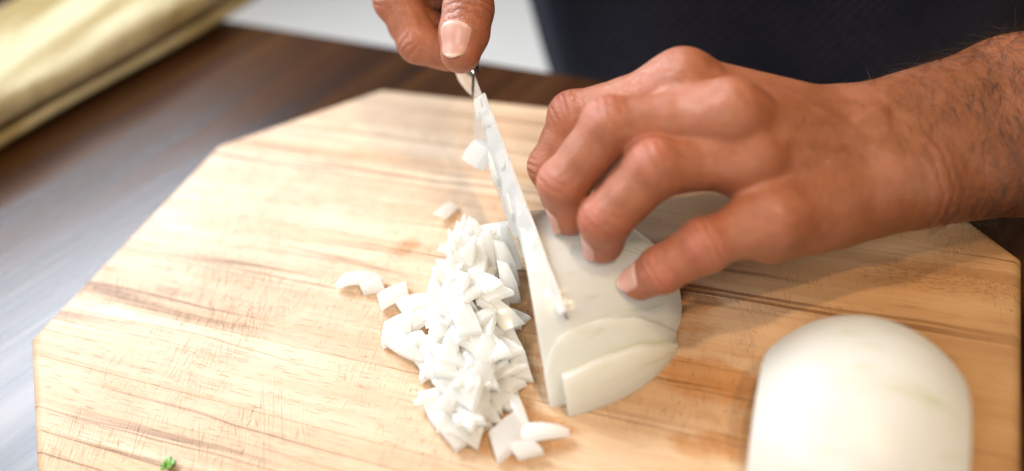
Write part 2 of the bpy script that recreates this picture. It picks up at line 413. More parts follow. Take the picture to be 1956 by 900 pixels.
def barrel_bm(R, H, a_, x0, x1, n=34, na=44):
    bm = bmesh.new(); uvl = bm.loops.layers.uv.new('UVMap'); rows = []; uvs = {}
    xs = [x0] + list(np.linspace(x0 + 0.8, x1 - 0.8, n)) + [x1]
    for i, x in enumerate(xs):
        s_ = math.sqrt(1 - (x / a_) ** 2) * (0.985 if i in (0, len(xs) - 1) else 1); row = []
        for j in range(na + 1):
            a = math.pi * j / na; wob = 1 + 0.010 * math.sin(3 * a + 0.04 * x) + 0.006 * math.sin(8 * a + 1)
            v_ = bm.verts.new((x, -R * s_ * math.cos(a) * wob, H * s_ * math.sin(a) * wob)); row.append(v_); uvs[v_] = (j / na, (x - x0) / (x1 - x0))
        rows.append(row)
    for a, b in zip(rows, rows[1:]):
        for j in range(na): bm.faces.new((a[j], b[j], b[j + 1], a[j + 1]))
    bm.faces.new(rows[0]); bm.faces.new(rows[-1][::-1])
    bm.faces.new([r[0] for r in rows][::-1] + [r[na] for r in rows])
    for f_ in bm.faces:
        for l in f_.loops: l[uvl].uv = uvs[l.vert]
    return bm
o2 = barrel_bm(60, 52, 53, -42, 42)
bmesh.ops.transform(o2, matrix=Matrix.Translation((5, 270, 0.3)) @ Matrix.Rotation(0.06, 4, 'Z'), verts=o2.verts)
o2 = from_bm('onion_half', o2, M['onion2'], origin=(4, 270, 0), angle=38)
tag(o2, 'smooth uncut half onion lying by itself at the board corner nearest the viewer', 'onion')

# ------------------------------------------------------------------ knife
KT = np.array([-124.5, 273.3, 44.0]); KH = np.array([-220.5, 404.0, 88.0])
kv = (KH - KT) / np.linalg.norm(KH - KT); KL = np.linalg.norm(KH - KT)
kg = np.array([0, 0, -1.0]); kg = kg - kv * (kg @ kv); kg /= np.linalg.norm(kg)
kn = np.cross(kv, kg); kn /= np.linalg.norm(kn)
if kn[0] > 0: kn = -kn                # points to the left, towards the viewer's side
phi = math.radians(7.5); kg, kn = kg * math.cos(phi) + kn * math.sin(phi), kn * math.cos(phi) - kg * math.sin(phi)
knife = empty('knife', KH)
tag(knife, 'chef knife with steel blade smeared with white onion, cutting into the onion', 'knife')
def K(s, d, n): return KT + kv * s + kg * d + kn * n
v = []; f = []
NS = 28
for i in range(NS + 1):
    s = KL * i / NS; x = s / KL
    depth = 46 * (1 - (1 - x) ** 2.1) ** 0.75 + 1.0
    sp = 1.7 * (1 - x) ** 3
    for d, n in ((sp, 1.0), (depth * 0.5, 0.8), (depth, 0.06), (depth, -0.06), (depth * 0.5, -0.8), (sp, -1.0)):
        v.append(K(s, d, n * (0.55 + 0.45 * x)))
for i in range(NS):
    for j in range(6): f.append((i * 6 + j, i * 6 + (j + 1) % 6, i * 6 + 6 + (j + 1) % 6, i * 6 + 6 + j))
f += [tuple(range(6)), tuple(range(NS * 6 + 5, NS * 6 - 1, -1))]
mesh('blade', v, f, M['steel'], knife, angle=30)
def knife_loft(name, stations, mat, nseg=20, power=2.6):
    v = []; f = []
    for s, d, hh, ww in stations:
        for j in range(nseg):
            a = 2 * math.pi * j / nseg; c, si = math.cos(a), math.sin(a)
            v.append(K(s, d + hh * math.copysign(abs(c) ** (2 / power), c), ww * math.copysign(abs(si) ** (2 / power), si)))
    n = len(stations)
    for i in range(n - 1):
        for j in range(nseg): f.append((i * nseg + j, i * nseg + (j + 1) % nseg, (i + 1) * nseg + (j + 1) % nseg, (i + 1) * nseg + j))
    f += [tuple(range(nseg))[::-1], tuple(range((n - 1) * nseg, n * nseg))]
    return mesh(name, v, f, mat, knife, angle=50)
knife_loft('bolster', [(KL - 3, 11, 10, 1.6), (KL + 3, 11, 11.5, 4.5), (KL + 9, 11.5, 11.6, 6.4), (KL + 13, 11.5, 11.6, 6.8)], M['steel'])
knife_loft('handle', [(KL + 13, 11.5, 11.4, 6.6), (KL + 22, 11.5, 12, 7.6), (KL + 55, 12.5, 12.6, 8.6), (KL + 95, 13.5, 12.4, 8.4), (KL + 128, 15.5, 13, 8.2), (KL + 137, 16.5, 11, 6.5), (KL + 140, 17, 7, 4)], M['handle'])
knife_loft('spine_scale', [(KL + 1, -0.8, 1.2, 2.6), (KL + 6, -1.2, 1.8, 4.4), (KL + 14, -1.2, 1.9, 5.0), (KL + 21, -0.6, 1.2, 4.0)], M['bolster'])

# ------------------------------------------------------------------ chopped onion
def piece_mesh(i, L, W, T, bend, skew, taper, point):
    """a bent, skewed strip of onion layer: cut ends, rounded back"""
    bm = bmesh.new(); rows = []; n = 5
    for k in range(n + 1):
        t = k / n * 2 - 1
        wk = W * (1 - taper * (t * 0.5 + 0.5)) * (1 - point * max(0, t) ** 2)
        zc = bend * (1 - t * t); row = []
        for (yy, zz) in ((-0.5, 0), (-0.46, 0.92), (0, 1.08), (0.46, 0.92), (0.5, 0), (0, 0.1)):
            row.append(bm.verts.new((t * L / 2 + skew * yy * W, yy * wk + random.uniform(-.02, .02) * W, (zz - 0.5) * T * (1 - 0.25 * point * max(0, t)) + zc + random.uniform(-.03, .03) * T)))
        rows.append(row)
    for a, b in zip(rows, rows[1:]):
        for j in range(6): bm.faces.new((a[j], a[(j + 1) % 6], b[(j + 1) % 6], b[j]))
    bm.faces.new(rows[0][::-1]); bm.faces.new(rows[-1])
    bmesh.ops.bevel(bm, geom=[e for e in bm.edges if e.calc_face_angle(0) > 0.8], offset=0.5, segments=2, affect='EDGES')
    bmesh.ops.recalc_face_normals(bm, faces=bm.faces)
    for v in bm.verts: v.co *= S
    me = bpy.data.meshes.new('onion_piece'); bm.to_mesh(me); bm.free(); me.materials.append(M['flesh'])
    me.polygons.foreach_set('use_smooth', [True] * len(me.polygons)); me.set_sharp_from_angle(angle=math.radians(40))
    return me
PM = [piece_mesh(i, *a) for i, a in enumerate(((16, 9, 4.2, 1.2, 0.3, 0.1, 0), (20, 9, 4, 2.2, -0.4, 0.3, 0.2), (13, 11, 4.5, 0.6, 0.5, 0.0, 0), (24, 10, 3.6, 2.6, 0.2, 0.4, 0.75),
      (18, 7.5, 4, 1.8, 0.0, 0.5, 0.6), (12, 8, 4.6, 0.4, -0.5, 0.15, 0), (22, 8, 4.4, 3.0, 0.4, 0.2, 0.3), (15, 11, 3.8, 1.0, 0.6, 0.3, 0.5), (26, 12, 3.4, 2.0, 0.3, 0.5, 0.85)))]
def piece(me, loc, rot, scale=1.0, label='pale diced onion piece in the heap left of the knife', group='diced onion pieces in the heap'):
    o = bpy.data.objects.new('onion_piece', me); sc.collection.objects.link(o)
    o.location = tuple(S * x for x in loc); o.rotation_euler = rot; o.scale = (scale,) * 3 if not isinstance(scale, tuple) else scale
    return tag(o, label, 'onion piece', group)
# heap spine (x, y, half width, height)
SP = [(-206, 344, 16, 20), (-203, 330, 19, 25), (-198, 312, 21, 26), (-191, 295, 25, 25), (-183, 277, 26, 24), (-176, 260, 24, 20), (-169, 244, 21, 15), (-163, 234, 14, 7)]
SPa = np.array(SP, float)
def spine(t):
    x = t * (len(SP) - 1); i = min(int(x), len(SP) - 2); q = x - i
    return SPa[i] * (1 - q) + SPa[i + 1] * q
HM = {}
cutdir = math.atan2(math.cos(TH), -math.sin(TH))
NP = 190
for k in range(NP):
    t = (k * 0.61803) % 1.0
    x, y, hw, hh = spine(t)
    layer = k / NP
    r = (rng.uniform(-1, 1)) * hw * (1.0 - 0.62 * layer)
    px, py = x + r * math.cos(TH) + rng.uniform(-2, 2), y + r * math.sin(TH) + rng.uniform(-4, 4)
    top = 0.86 * hh * (1 - (r / (hw * 1.12)) ** 2)
    z = 3.0 + max(0.0, top * layer - 2) * rng.uniform(0.85, 1.0)
    up = layer
    zone = 'far end' if t < 0.33 else ('middle' if t < 0.67 else 'near end'); flank = 'left side' if r < 0 else 'onion side'
    lg = ('pale diced onion piece, %s of the heap, on its %s' % (zone, flank), 'diced onion, %s of the heap, %s' % (zone, flank))
    yaw = cutdir + rng.normal(0, 0.6) + (math.pi / 2 if rng.random() < 0.22 else 0)
    tilt = rng.normal(0, 0.18 * (0.35 + up))
    roll = rng.normal(0, 0.26 * (0.3 + up))
    sc_ = (rng.uniform(0.95, 1.3),) * 2 + (rng.uniform(0.75, 0.95),)
    if t < 0.4 and rng.random() < 0.4 and layer > 0.3:      # flakes left standing as they were cut
        tilt = -rng.uniform(0.6, 1.2); yaw = cutdir + rng.normal(0, 0.5); z = max(z, 9.0)
        piece(PM[int(rng.choice([3, 4, 8, 1]))], (px, py, z), (roll * 0.4, tilt, yaw), sc_, *lg); continue
    piece(PM[int(rng.integers(len(PM)))], (px, py, z + 1.2 * abs(tilt) * 6), (roll, tilt, yaw), sc_, *lg)
# tall slivers left standing behind the heap
for (x, y, z, lean, yaw, s) in ((-214, 345, 13, 1.25, 0.2, 1.2), (-209, 347, 15, 1.35, -0.2, 1.3), (-203, 347, 15, 1.2, 0.4, 1.3), (-198, 347, 14, 1.45, 0.1, 1.2), (-212, 336, 17, 1.1, 0.5, 1.2),
                                (-203, 338, 18, 1.2, 0.9, 1.2), (-195, 338, 18, 1.3, -0.5, 1.25), (-208, 328, 20, 1.0, 0.3, 1.1), (-220, 340, 9, 1.1, 1.2, 1.0)):
    piece(PM[8 if s > 1.15 else 3], (x + 3, y - 7, z - 2), (rng.normal(0, .2), -lean, cutdir + yaw), s * 0.95, 'tall pointed onion sliver standing at the far end of the heap', 'standing onion slivers')
for (x, y, z, s) in ((-186, 342, 14, 1.2), (-183, 330, 13, 1.25), (-177, 318, 12, 1.1)):
    piece(PM[6], (x, y, z), (0.1, -1.3, cutdir + 0.2), s, 'thin upright onion sliver leaning against the cut face of the onion', 'slivers by the cut face')
# scattered single pieces
for me, x, y, rot, s, lab in (
    (6, -264.5, 307, (0, 0, 0.25), (1.05, 1.1, 0.9), 'long onion chunk lying farthest left of the heap'),
    (5, -256, 305, (0.1, 0, 0.3), 1.1, 'short onion chunk touching the leftmost long chunk'),
    (0, -240, 301, (0, 0.05, 0.95), 1.1, 'onion piece second from the left, beside the heap'),
    (2, -226, 279, (0.05, 0, 0.8), 1.25, 'square onion piece lying left of the middle of the heap'),
    (1, -222, 299, (0.1, -0.1, 0.5), 1.2, 'pointed onion piece sticking out left of the heap'),
    (1, -216, 289, (0.2, -0.15, 0.75), 1.1, 'slanted onion piece propped against the left side of the heap'),
    (3, -215, 267, (0.2, -0.1, -0.5), 1.2, 'curled onion piece at the left foot of the heap'),
    (5, -241.0, 375, (0.9, 0.1, 1.4), 1.0, 'lone onion cube lying behind the heap, above the stain'),
    (6, -142, 243, (0, 0, -0.9), (1.2, 0.7, 0.8), 'curved onion strip lying in front of the sliced onion'),
    (2, -144, 230, (0.1, 0, 1.1), 1.3, 'onion chunk lying nearest the viewer, right of the heap'),
    (4, -127, 237, (0, 0, 0.3), 1.2, 'tapered onion sliver at the right of the heap front'),
    (5, -133, 226, (0.1, 0, 0.5), 1.0, 'small onion bit at the lower right of the heap')):
    piece(PM[me], (x, y, 3.4), rot, s, lab, 'scattered onion pieces')
# scraps stuck on the blade
kr = Matrix((kv, np.cross(kn, kv), kn)).transposed().to_euler()
def flake(s0, s1, d0, d1, th, seed):
    """long wet slice of onion plastered on the left face, its upper edge curling over the spine"""
    r_ = np.random.default_rng(seed); ph = r_.uniform(0, 6, 4); nx, ny = 16, 7; v = []; f = []
    for side in (1, 0):
        for i in range(nx + 1):
            t = i / nx; s = s0 + (s1 - s0) * t; e = 1 - abs(2 * t - 1) ** 6 * 0.5
            for j in range(ny + 1):
                q = j / ny
                d = d0 + (d1 - d0) * q * e + 1.3 * math.sin(t * 9 + ph[0]) * (q - 0.2)
                lump = 0.7 * math.sin(t * 9 + ph[1] + q * 3) + 0.3 * math.sin(t * 19 + ph[2] - q * 4)
                n = 1.05 + side * (th + lump) * (0.35 + 0.65 * math.sin(math.pi * min(0.97, max(0.03, q * 0.9 + 0.1)))) * (0.5 + 0.5 * e)
                if q < 0.15: n -= 1.6
                v.append(K(s, d, n))
    w_ = ny + 1; o_ = (nx + 1) * w_
    for i in range(nx):
        for j in range(ny):
            a = i * w_ + j
            f.append((a, a + 1, a + w_ + 1, a + w_)); f.append((o_ + a, o_ + a + w_, o_ + a + w_ + 1, o_ + a + 1))
    for i in range(nx):
        for j in (0, ny):
            a = i * w_ + j; q = (a, a + w_, o_ + a + w_, o_ + a); f.append(q if j == 0 else q[::-1])
    for j in range(ny):
        for i in (0, nx):
            a = i * w_ + j; q = (a, a + 1, o_ + a + 1, o_ + a); f.append(q[::-1] if i == 0 else q)
    return v, f
for k, (s0, s1, d0, d1, th, lab) in enumerate(((4, 40, -1.0, 13, 2.6, 'wet onion slice plastered on the blade next to its tip'), (34, 72, -1.4, 27, 3.0, 'wet onion slice plastered on the blade just behind the tip slice'),
        (66, 104, -1.2, 34, 3.2, 'wet onion slice plastered on the middle of the blade'), (98, 132, -1.5, 30, 3.2, 'wet onion slice plastered on the blade toward the heel'), (126, 146, -1.2, 13, 3.4, 'wet onion slice on the blade closest to the thumb'))):
    v, f = flake(s0, min(s1, KL - 8), d0, d1, th, k)
    o = mesh('onion_slice', v, f, M['flesh'], origin=tuple(K(s0, d0, 0)), angle=60)
    bmn = bmesh.new(); bmn.from_mesh(o.data); bmesh.ops.recalc_face_normals(bmn, faces=bmn.faces); bmn.to_mesh(o.data); bmn.free(); shade(o, 60)
    tag(o, lab, 'onion slice', 'onion slices on the blade')
for k in range(4):
    s = 48 + (KL - 76) * k / 3; x = s / KL
    depth = 46 * (1 - (1 - x) ** 2.1) ** 0.75
    q = K(s, rng.uniform(2.0, min(20, depth * 0.5)), rng.uniform(3.0, 4.6))
    e = Matrix.Rotation(rng.normal(0, 0.5), 4, Vector(kn)) @ Matrix.Rotation(rng.normal(0, 0.15), 4, Vector(kv)) @ kr.to_matrix().to_4x4()
    piece(PM[int(rng.choice([0, 1, 2, 5, 7]))], q, e.to_euler(), (rng.uniform(0.6, 1.0), rng.uniform(0.6, 0.95), rng.uniform(0.4, 0.7)), 'wet onion scrap clinging to the left face of the blade', 'onion scraps on the blade')
q = K(KL - 38, 30, 6)
piece(PM[2], q, (Matrix.Rotation(0.5, 4, Vector(kv)) @ Matrix.Rotation(0.5, 4, Vector(kn)) @ kr.to_matrix().to_4x4()).to_euler(), 1.35, 'square onion flake hanging off the blade below the thumb', 'onion scraps on the blade')

# ------------------------------------------------------------------ parsley
v = []; f = []
for a0, ln in ((0.9, 5.5), (1.8, 6), (2.9, 3.5), (0.1, 3.5), (4.4, 3)):
    b = len(v); c, s_ = math.cos(a0), math.sin(a0); wd = ln * 0.33
    for (l, ww, z) in ((0, 0, 1), (0.4, 1, 2.2), (0.7, 0.75, 2.6), (0.8, 0.95, 3.0), (1, 0, 2), (0.8, -0.95, 3.2), (0.7, -0.75, 2.4), (0.4, -1, 2.0), (0.5, 0, 1.2)):
        v.append((-298.5 + c * l * ln - s_ * ww * wd, 169.5 + s_ * l * ln + c * ww * wd, z))
    n0 = len(v)
    f += [(b + i, b + (i + 1) % 8, b + 8) for i in range(8)]
p = mesh('parsley_leaf', v, f, M['parsley'], origin=(-298.5, 169.5, 0))
sm = p.modifiers.new('thickness', 'SOLIDIFY'); sm.thickness = 0.0003
tag(p, 'small scrap of green parsley leaf on the pale board', 'parsley')

# ------------------------------------------------------------------ towel
def towel():
    P0 = np.array([-652, 380.]); P1 = np.array([-562, 668.])
    ax = (P1 - P0) / np.linalg.norm(P1 - P0); pe = np.array([-ax[1], ax[0]])
    tw = empty('folded_towel', (P0[0] + pe[0] * 90, P0[1] + 150, -30))
    tag(tw, 'folded cream and mustard yellow towel lying on the table', 'towel')
    W = 175; L0, L1 = -230, 318
    for lay, (z0, z1, ins) in enumerate(((-29.6, -15, 4), (-16.5, 14, 0))):
        v = []; f = []; nl, ns = 44, 30
        rx = (z1 - z0) / 2
        for i in range(nl + 1):
            l = L0 + (L1 - ins - L0) * i / nl
            endk = min(1.0, (nl - i) / 2.5) ** 0.5 * min(1.0, i / 2.5 + 0.02) ** 0.5
            for j in range(ns):
                a = 2 * math.pi * j / ns; c, s_ = math.cos(a), math.sin(a)
                cx = math.copysign(abs(c) ** 0.3, c); cz = math.copysign(abs(s_) ** 0.75, s_)
                xx = ins + (W - 2 * ins) * (0.5 + 0.5 * cx) + 3 * math.sin(l * 0.021 + lay) * (1 if cx < 0 else 0.6)
                zz = (z0 + z1) / 2 + rx * cz * (0.25 + 0.75 * endk) + (1.6 * math.sin(l * 0.05 + xx * 0.03) + 1.2 * math.sin(xx * 0.07 + lay * 2)) * (1 if lay == 1 and s_ > 0 else 0)
                p = P0 + ax * l + pe * xx
                v.append((p[0], p[1], max(zz, -29.7)))
        for i in range(nl):
            for j in range(ns): f.append((i * ns + j, (i + 1) * ns + j, (i + 1) * ns + (j + 1) % ns, i * ns + (j + 1) % ns))
        f += [tuple(range(ns))[::-1][::-1], tuple(range(nl * ns, (nl + 1) * ns))[::-1]]
        mesh('fold', v, f, M['towel'], tw)
towel()

# ------------------------------------------------------------------ person: one skin surface grown from distance fields
def smin(a, b, k):
    h = np.clip(0.5 + 0.5 * (b - a) / k, 0, 1)
    return b + (a - b) * h - k * h * (1 - h)
def cone(p, a, b, ra, rb):
    ab = b - a; t = np.clip((p - a) @ ab / (ab @ ab), 0, 1)
    return np.linalg.norm(p - a - t[:, None] * ab, axis=1) - (ra + (rb - ra) * t)
def sph(p, c, r): return np.linalg.norm(p - c, axis=1) - r
def unit(v): v = np.asarray(v, float); return v / np.linalg.norm(v)
def A(*v): return np.array(v, float)

def surface(sdf, lo, hi, h):
    B = 4
    lo = np.asarray(lo, float); n = (np.ceil((np.asarray(hi) - lo) / (h * B)).astype(int)) * B
    nc = n // B
    g = np.stack(np.meshgrid(*[lo[i] + (np.arange(nc[i]) + 0.5 - 0.5 / B) * h * B for i in range(3)], indexing='ij'), -1)
    Dc = sdf(g.reshape(-1, 3)).reshape(nc)
    D = np.repeat(np.repeat(np.repeat(Dc, B, 0), B, 1), B, 2)
    near = np.repeat(np.repeat(np.repeat(np.abs(Dc) < h * B * 1.6, B, 0), B, 1), B, 2)
    idx = np.argwhere(near); vals = np.empty(len(idx))
    for s in range(0, len(idx), 200000):
        vals[s:s + 200000] = sdf(lo + idx[s:s + 200000] * h)
    D[near] = vals
    inn = D < 0
    c = sum(inn[dx:n[0] - 1 + dx, dy:n[1] - 1 + dy, dz:n[2] - 1 + dz].astype(np.int8) for dx in (0, 1) for dy in (0, 1) for dz in (0, 1))
    act = (c > 0) & (c < 8); cells = np.argwhere(act)
    vid = -np.ones(act.shape, int); vid[act] = np.arange(len(cells))
    off = np.array([(a, b, d) for a in (0, 1) for b in (0, 1) for d in (0, 1)])
    cv = np.stack([D[tuple((cells + o).T)] for o in off], 1)
    P = np.zeros((len(cells), 3)); cnt = np.zeros(len(cells))
    for a in range(8):
        for b in range(a + 1, 8):
            if np.abs(off[a] - off[b]).sum() != 1: continue
            m_ = (cv[:, a] < 0) != (cv[:, b] < 0)
            t = cv[m_, a] / (cv[m_, a] - cv[m_, b])
            P[m_] += off[a] + t[:, None] * (off[b] - off[a]); cnt[m_] += 1
    V = lo + (cells + P / cnt[:, None]) * h
    F = []
    for ax in range(3):
        o1, o2 = [(1, 2), (2, 0), (0, 1)][ax]
        s0 = [slice(None)] * 3; s1 = [slice(None)] * 3
        s0[ax] = slice(0, -1); s1[ax] = slice(1, None)
        ch = inn[tuple(s0)] != inn[tuple(s1)]
        e = np.argwhere(ch)
        e = e[(e[:, o1] > 0) & (e[:, o2] > 0) & (e[:, o1] < n[o1] - 1) & (e[:, o2] < n[o2] - 1)]
        ins = inn[tuple(e.T)]
        u1 = np.zeros(3, int); u1[o1] = 1; u2 = np.zeros(3, int); u2[o2] = 1
        q = np.stack([vid[tuple((e - u1 - u2).T)], vid[tuple((e - u2).T)], vid[tuple(e.T)], vid[tuple((e - u1).T)]], 1)
        q[~ins] = q[~ins][:, ::-1]
        F.append(q)
    F = np.concatenate(F); F = F[(F >= 0).all(1)]
    # relax, then pull back onto the surface
    for it in range(3):
        acc = np.zeros_like(V); k = np.zeros(len(V))
        for a, b in ((0, 1), (1, 2), (2, 3), (3, 0)):
            np.add.at(acc, F[:, a], V[F[:, b]]); np.add.at(k, F[:, a], 1)
            np.add.at(acc, F[:, b], V[F[:, a]]); np.add.at(k, F[:, b], 1)
        V = V * 0.4 + 0.6 * acc / np.maximum(k, 1)[:, None]
    eps = 0.4
    G = np.stack([sdf(V + eps * np.eye(3)[i]) - sdf(V - eps * np.eye(3)[i]) for i in range(3)], 1)
    G /= np.maximum(np.linalg.norm(G, axis=1), 1e-6)[:, None]
    V = V - G * np.clip(sdf(V), -h, h)[:, None] * 0.9
    return V, F, G

# ---- holding hand (the person's left), joints from knuckle to fingertip
LI = [A(-96.9, 378.6, 106), A(-147.5, 364.7, 90), A(-158.2, 352.3, 67), A(-150.1, 342.4, 52)]
LM = [A(-70.8, 359.6, 104), A(-120.9, 341.6, 104), A(-140.6, 325.5, 80), A(-139.3, 324.0, 61)]
LF = {
 'i': (LI, (13.8, 12.9, 11.6, 9.6)),
 'm': (LM, (14.0, 13.7, 12.4, 10.0)),
 'r': ([A(-60.8, 354.5, 85), A(-97.0, 329.0, 93), A(-116.9, 313.6, 72), A(-119.8, 315.0, 55)], (13.8, 13.9, 12.6, 10.0)),
 'p': ([A(-45.3, 337.5, 66), A(-71.1, 315.0, 63), A(-88.6, 307.0, 52), A(-100.1, 307.1, 41)], (13.2, 12.6, 11.2, 9.0)),
}
LW = A(-9.3, 397.1, 60); LA = A(63.8, 457.9, 48); LE = A(195, 568, 24)
def finger_sdf(p, J, R):
    M_, P_, D_, T_ = J; rm, rp, rd, rt = R
    d = cone(p, M_, (M_ + P_) / 2, rm, (rm + rp) / 2 * 0.90)
    d = smin(d, cone(p, (M_ + P_) / 2, P_, (rm + rp) / 2 * 0.90, rp), 2)
    q = (P_ + D_) / 2
    d = smin(d, cone(p, P_, q, rp, (rp + rd) / 2 * 0.94), 3)
    d = smin(d, cone(p, q, D_, (rp + rd) / 2 * 0.94, rd), 2)
    d = smin(d, cone(p, D_, T_, rd, rt), 2.5)
    return d
def hand_frame(W, J):
    mc = sum(J[k][0][0] for k in 'imrp') / 4
    al = unit(mc - W); ac = J['i'][0][0] - J['p'][0][0]; ac = unit(ac - al * (ac @ al)); n = np.cross(al, ac)
    return al, ac, n
Lal, Lac, Ln = hand_frame(LW, LF)
if Ln @ (A(0, 0, 360) - LW) < 0: Ln = -Ln
def dorsal(J, i, fn):
    a = unit(J[i] - J[i - 1]); b = unit(J[i + 1] - J[i]) if i + 1 < len(J) else a
    v = a - b
    if np.linalg.norm(v) < 0.15: v = fn
    return unit(v - b * 0)
TH_L = [LW + Lac * 17 + Lal * 18 - Ln * 10, A(-74, 402, 72), A(-112, 396, 50), A(-140, 384, 36)]
FA = unit(LA - LW); FC = Lac - FA * (Lac @ FA); FC = unit(FC); FN = np.cross(FA, FC)
if FN @ Ln < 0: FN = -FN
VEINS = []
for k_, o_ in (('i', 9), ('m', 3), ('r', -3)):
    q_ = LF[k_][0][0] - LW; q_ = ((q_ @ Lal), (q_ @ Lac))
    VEINS.append((((8, o_), (q_[0] * 0.55, o_ + (q_[1] - o_) * 0.5), (q_[0] - 12, o_ + (q_[1] - o_) * 0.85)), 1.0, 4.2))
VEINS += [(((0, -14), (22, -6), (38, -9), (58, -4)), 0.55, 2.6), (((6, 12), (26, 2), (44, 12), (62, 14)), 0.55, 2.6)]
def left_sdf(p):
    d = None
    offs = {'i': 17, 'm': 6, 'r': -6, 'p': -17}
    for k in 'imrp':
        base = LW + Lac * offs[k] * 0.9 + Lal * 4
        mcp = LF[k][0][0]
        c = cone(p, base, mcp - Ln * 0.5, 19.5 if k in 'mr' else 18.5, 14.6)
        c = smin(c, cone(p, base - Ln * 9, mcp - Ln * 12 - Lal * 6, 17, 12.5), 9)
        d = c if d is None else smin(d, c, 6)
    # heel of the hand on the little-finger side, ball of the thumb
    d = smin(d, cone(p, LW - Lac * 22 + Lal * 22 - Ln * 9, LF['p'][0][0] - Ln * 13 + Lac * 2 - Lal * 8, 22, 15), 10)
    d = smin(d, cone(p, TH_L[0], TH_L[1], 17, 14.5), 10)
    # wrist and forearm
    for sgn in (1, -1):
        d = smin(d, cone(p, LW + FC * 14 * sgn, LA + FC * 14.5 * sgn, 24.0, 32.0), 12)
        d = smin(d, cone(p, LA + FC * 14.5 * sgn, LE + FC * 15 * sgn, 32.0, 44.0), 12)
    d = smin(d, sph(p, LW - FC * 24 + FN * 7 + FA * 16, 15), 12)      # ulna head
    # knuckle bumps
    for k in 'imrp':
        d = smin(d, sph(p, LF[k][0][0] + Ln * (6.5 if k in 'im' else 4.5), 10.5), 8) if k != 'p' else d
    tot = None
    for k in 'imrp':
        J, R = LF[k]
        f = finger_sdf(p, J, R)
        f = smin(f, sph(p, J[1] + dorsal(J, 1, Ln) * 2.2, R[1] * 0.86), 4)
        f = smin(f, sph(p, J[2] + dorsal(J, 2, Ln) * 1.2, R[2] * 0.9), 3)
        g = smin(d, f, 13)
        tot = g if tot is None else smin(tot, g, 0.8)
    # tendons and veins on the back of the hand
    r = p - LW; x = r @ Lal; y = r @ Lac; up = np.clip((r @ Ln) / 10, 0, 1); disp = 0.0
    for pl_, amp, sg in VEINS:
        dd = np.full(len(p), 1e3)
        for a, b in zip(pl_, pl_[1:]):
            ab = np.array(b, float) - a; q = np.clip(((x - a[0]) * ab[0] + (y - a[1]) * ab[1]) / (ab @ ab), 0, 1)
            dd = np.minimum(dd, np.hypot(x - a[0] - q * ab[0], y - a[1] - q * ab[1]))
        disp = disp + amp * np.exp(-(dd / sg) ** 2)
    tot = tot - disp * up
    th = cone(p, TH_L[1], TH_L[2], 13, 12.4); th = smin(th, cone(p, TH_L[2], TH_L[3], 12.4, 10), 2)
    tot = smin(tot, smin(d, th, 6), 0.8)
    return tot

# ---- knife hand (the person's right)
RT = [A(-245, 470, 142), A(-222.5, 427, 141), A(-214.0, 398.2, 127.5), A(-212.6, 378.6, 113.0)]        # thumb: wrist side, knuckle, joint, tip
RF = {
 'i': ([A(-262, 452, 150), A(-272, 424, 115), A(-257, 412, 96), A(-241, 414, 89)], (15, 13, 12.2, 10.2)),
 'm': ([A(-270, 470, 148), A(-290, 445, 116), A(-271, 428, 97), A(-252, 432, 92)], (15, 13, 12, 10)),
 'r': ([A(-278, 488, 147), A(-302, 464, 122), A(-283, 445, 104), A(-264, 450, 100)], (14.5, 12.6, 11.6, 9.8)),
 'p': ([A(-284, 504, 148), A(-308, 484, 130), A(-292, 466, 115), A(-275, 470, 112)], (13.5, 11.4, 10.4, 8.8)),
}
RWr = A(-262, 530, 178); REl = A(-360, 745, 190)
Ral, Rac, Rn = hand_frame(RWr, RF)
def right_sdf(p):
    d = None
    for k, o in (('i', 16), ('m', 6), ('r', -6), ('p', -16)):
        c = cone(p, RWr + Rac * o, RF[k][0][0], 19, 14.5)
        d = c if d is None else smin(d, c, 9)
    d = smin(d, cone(p, RWr + Rac * 10, RT[0], 20, 18), 10)
    d = smin(d, cone(p, RT[0], RT[1], 18, 14.5), 8)
    for sgn in (1, -1): d = smin(d, cone(p, RWr + Rac * 12 * sgn, REl + Rac * 14 * sgn, 24, 44), 12)
    tot = None
    for k in 'imrp':
        f = finger_sdf(p, *RF[k])
        f = smin(f, sph(p, RF[k][0][1] + dorsal(RF[k][0], 1, Rn) * 2, RF[k][1][1] * 0.88), 4)
        g = smin(d, f, 6); tot = g if tot is None else smin(tot, g, 0.8)
    th = cone(p, RT[1], (RT[1] + RT[2]) / 2, 14.5, 12.6)
    th = smin(th, cone(p, (RT[1] + RT[2]) / 2, RT[2], 12.6, 13.4), 2)
    th = smin(th, cone(p, RT[2], RT[2] * 0.45 + RT[3] * 0.55, 13.4, 13.2), 2)
    th = smin(th, cone(p, RT[2] * 0.45 + RT[3] * 0.55, RT[3], 13.2, 10.6), 2)
    # shallow bed under the nail
    tot = smin(tot, smin(d, th, 6), 0.8)
    return tot
def torso_sdf(p):
    sh = [A(112, 770, 440), A(-300, 770, 440)]
    d = smin(cone(p, LE, sh[0], 44, 58), cone(p, REl, sh[1], 44, 58), 5)
    for x in (-185, -95, -5): d = smin(d, cone(p, A(x, 770, -500), A(x, 785, 420), 92, 100), 40)
    d = smin(d, cone(p, sh[0], sh[1], 60, 60), 30)
    return d

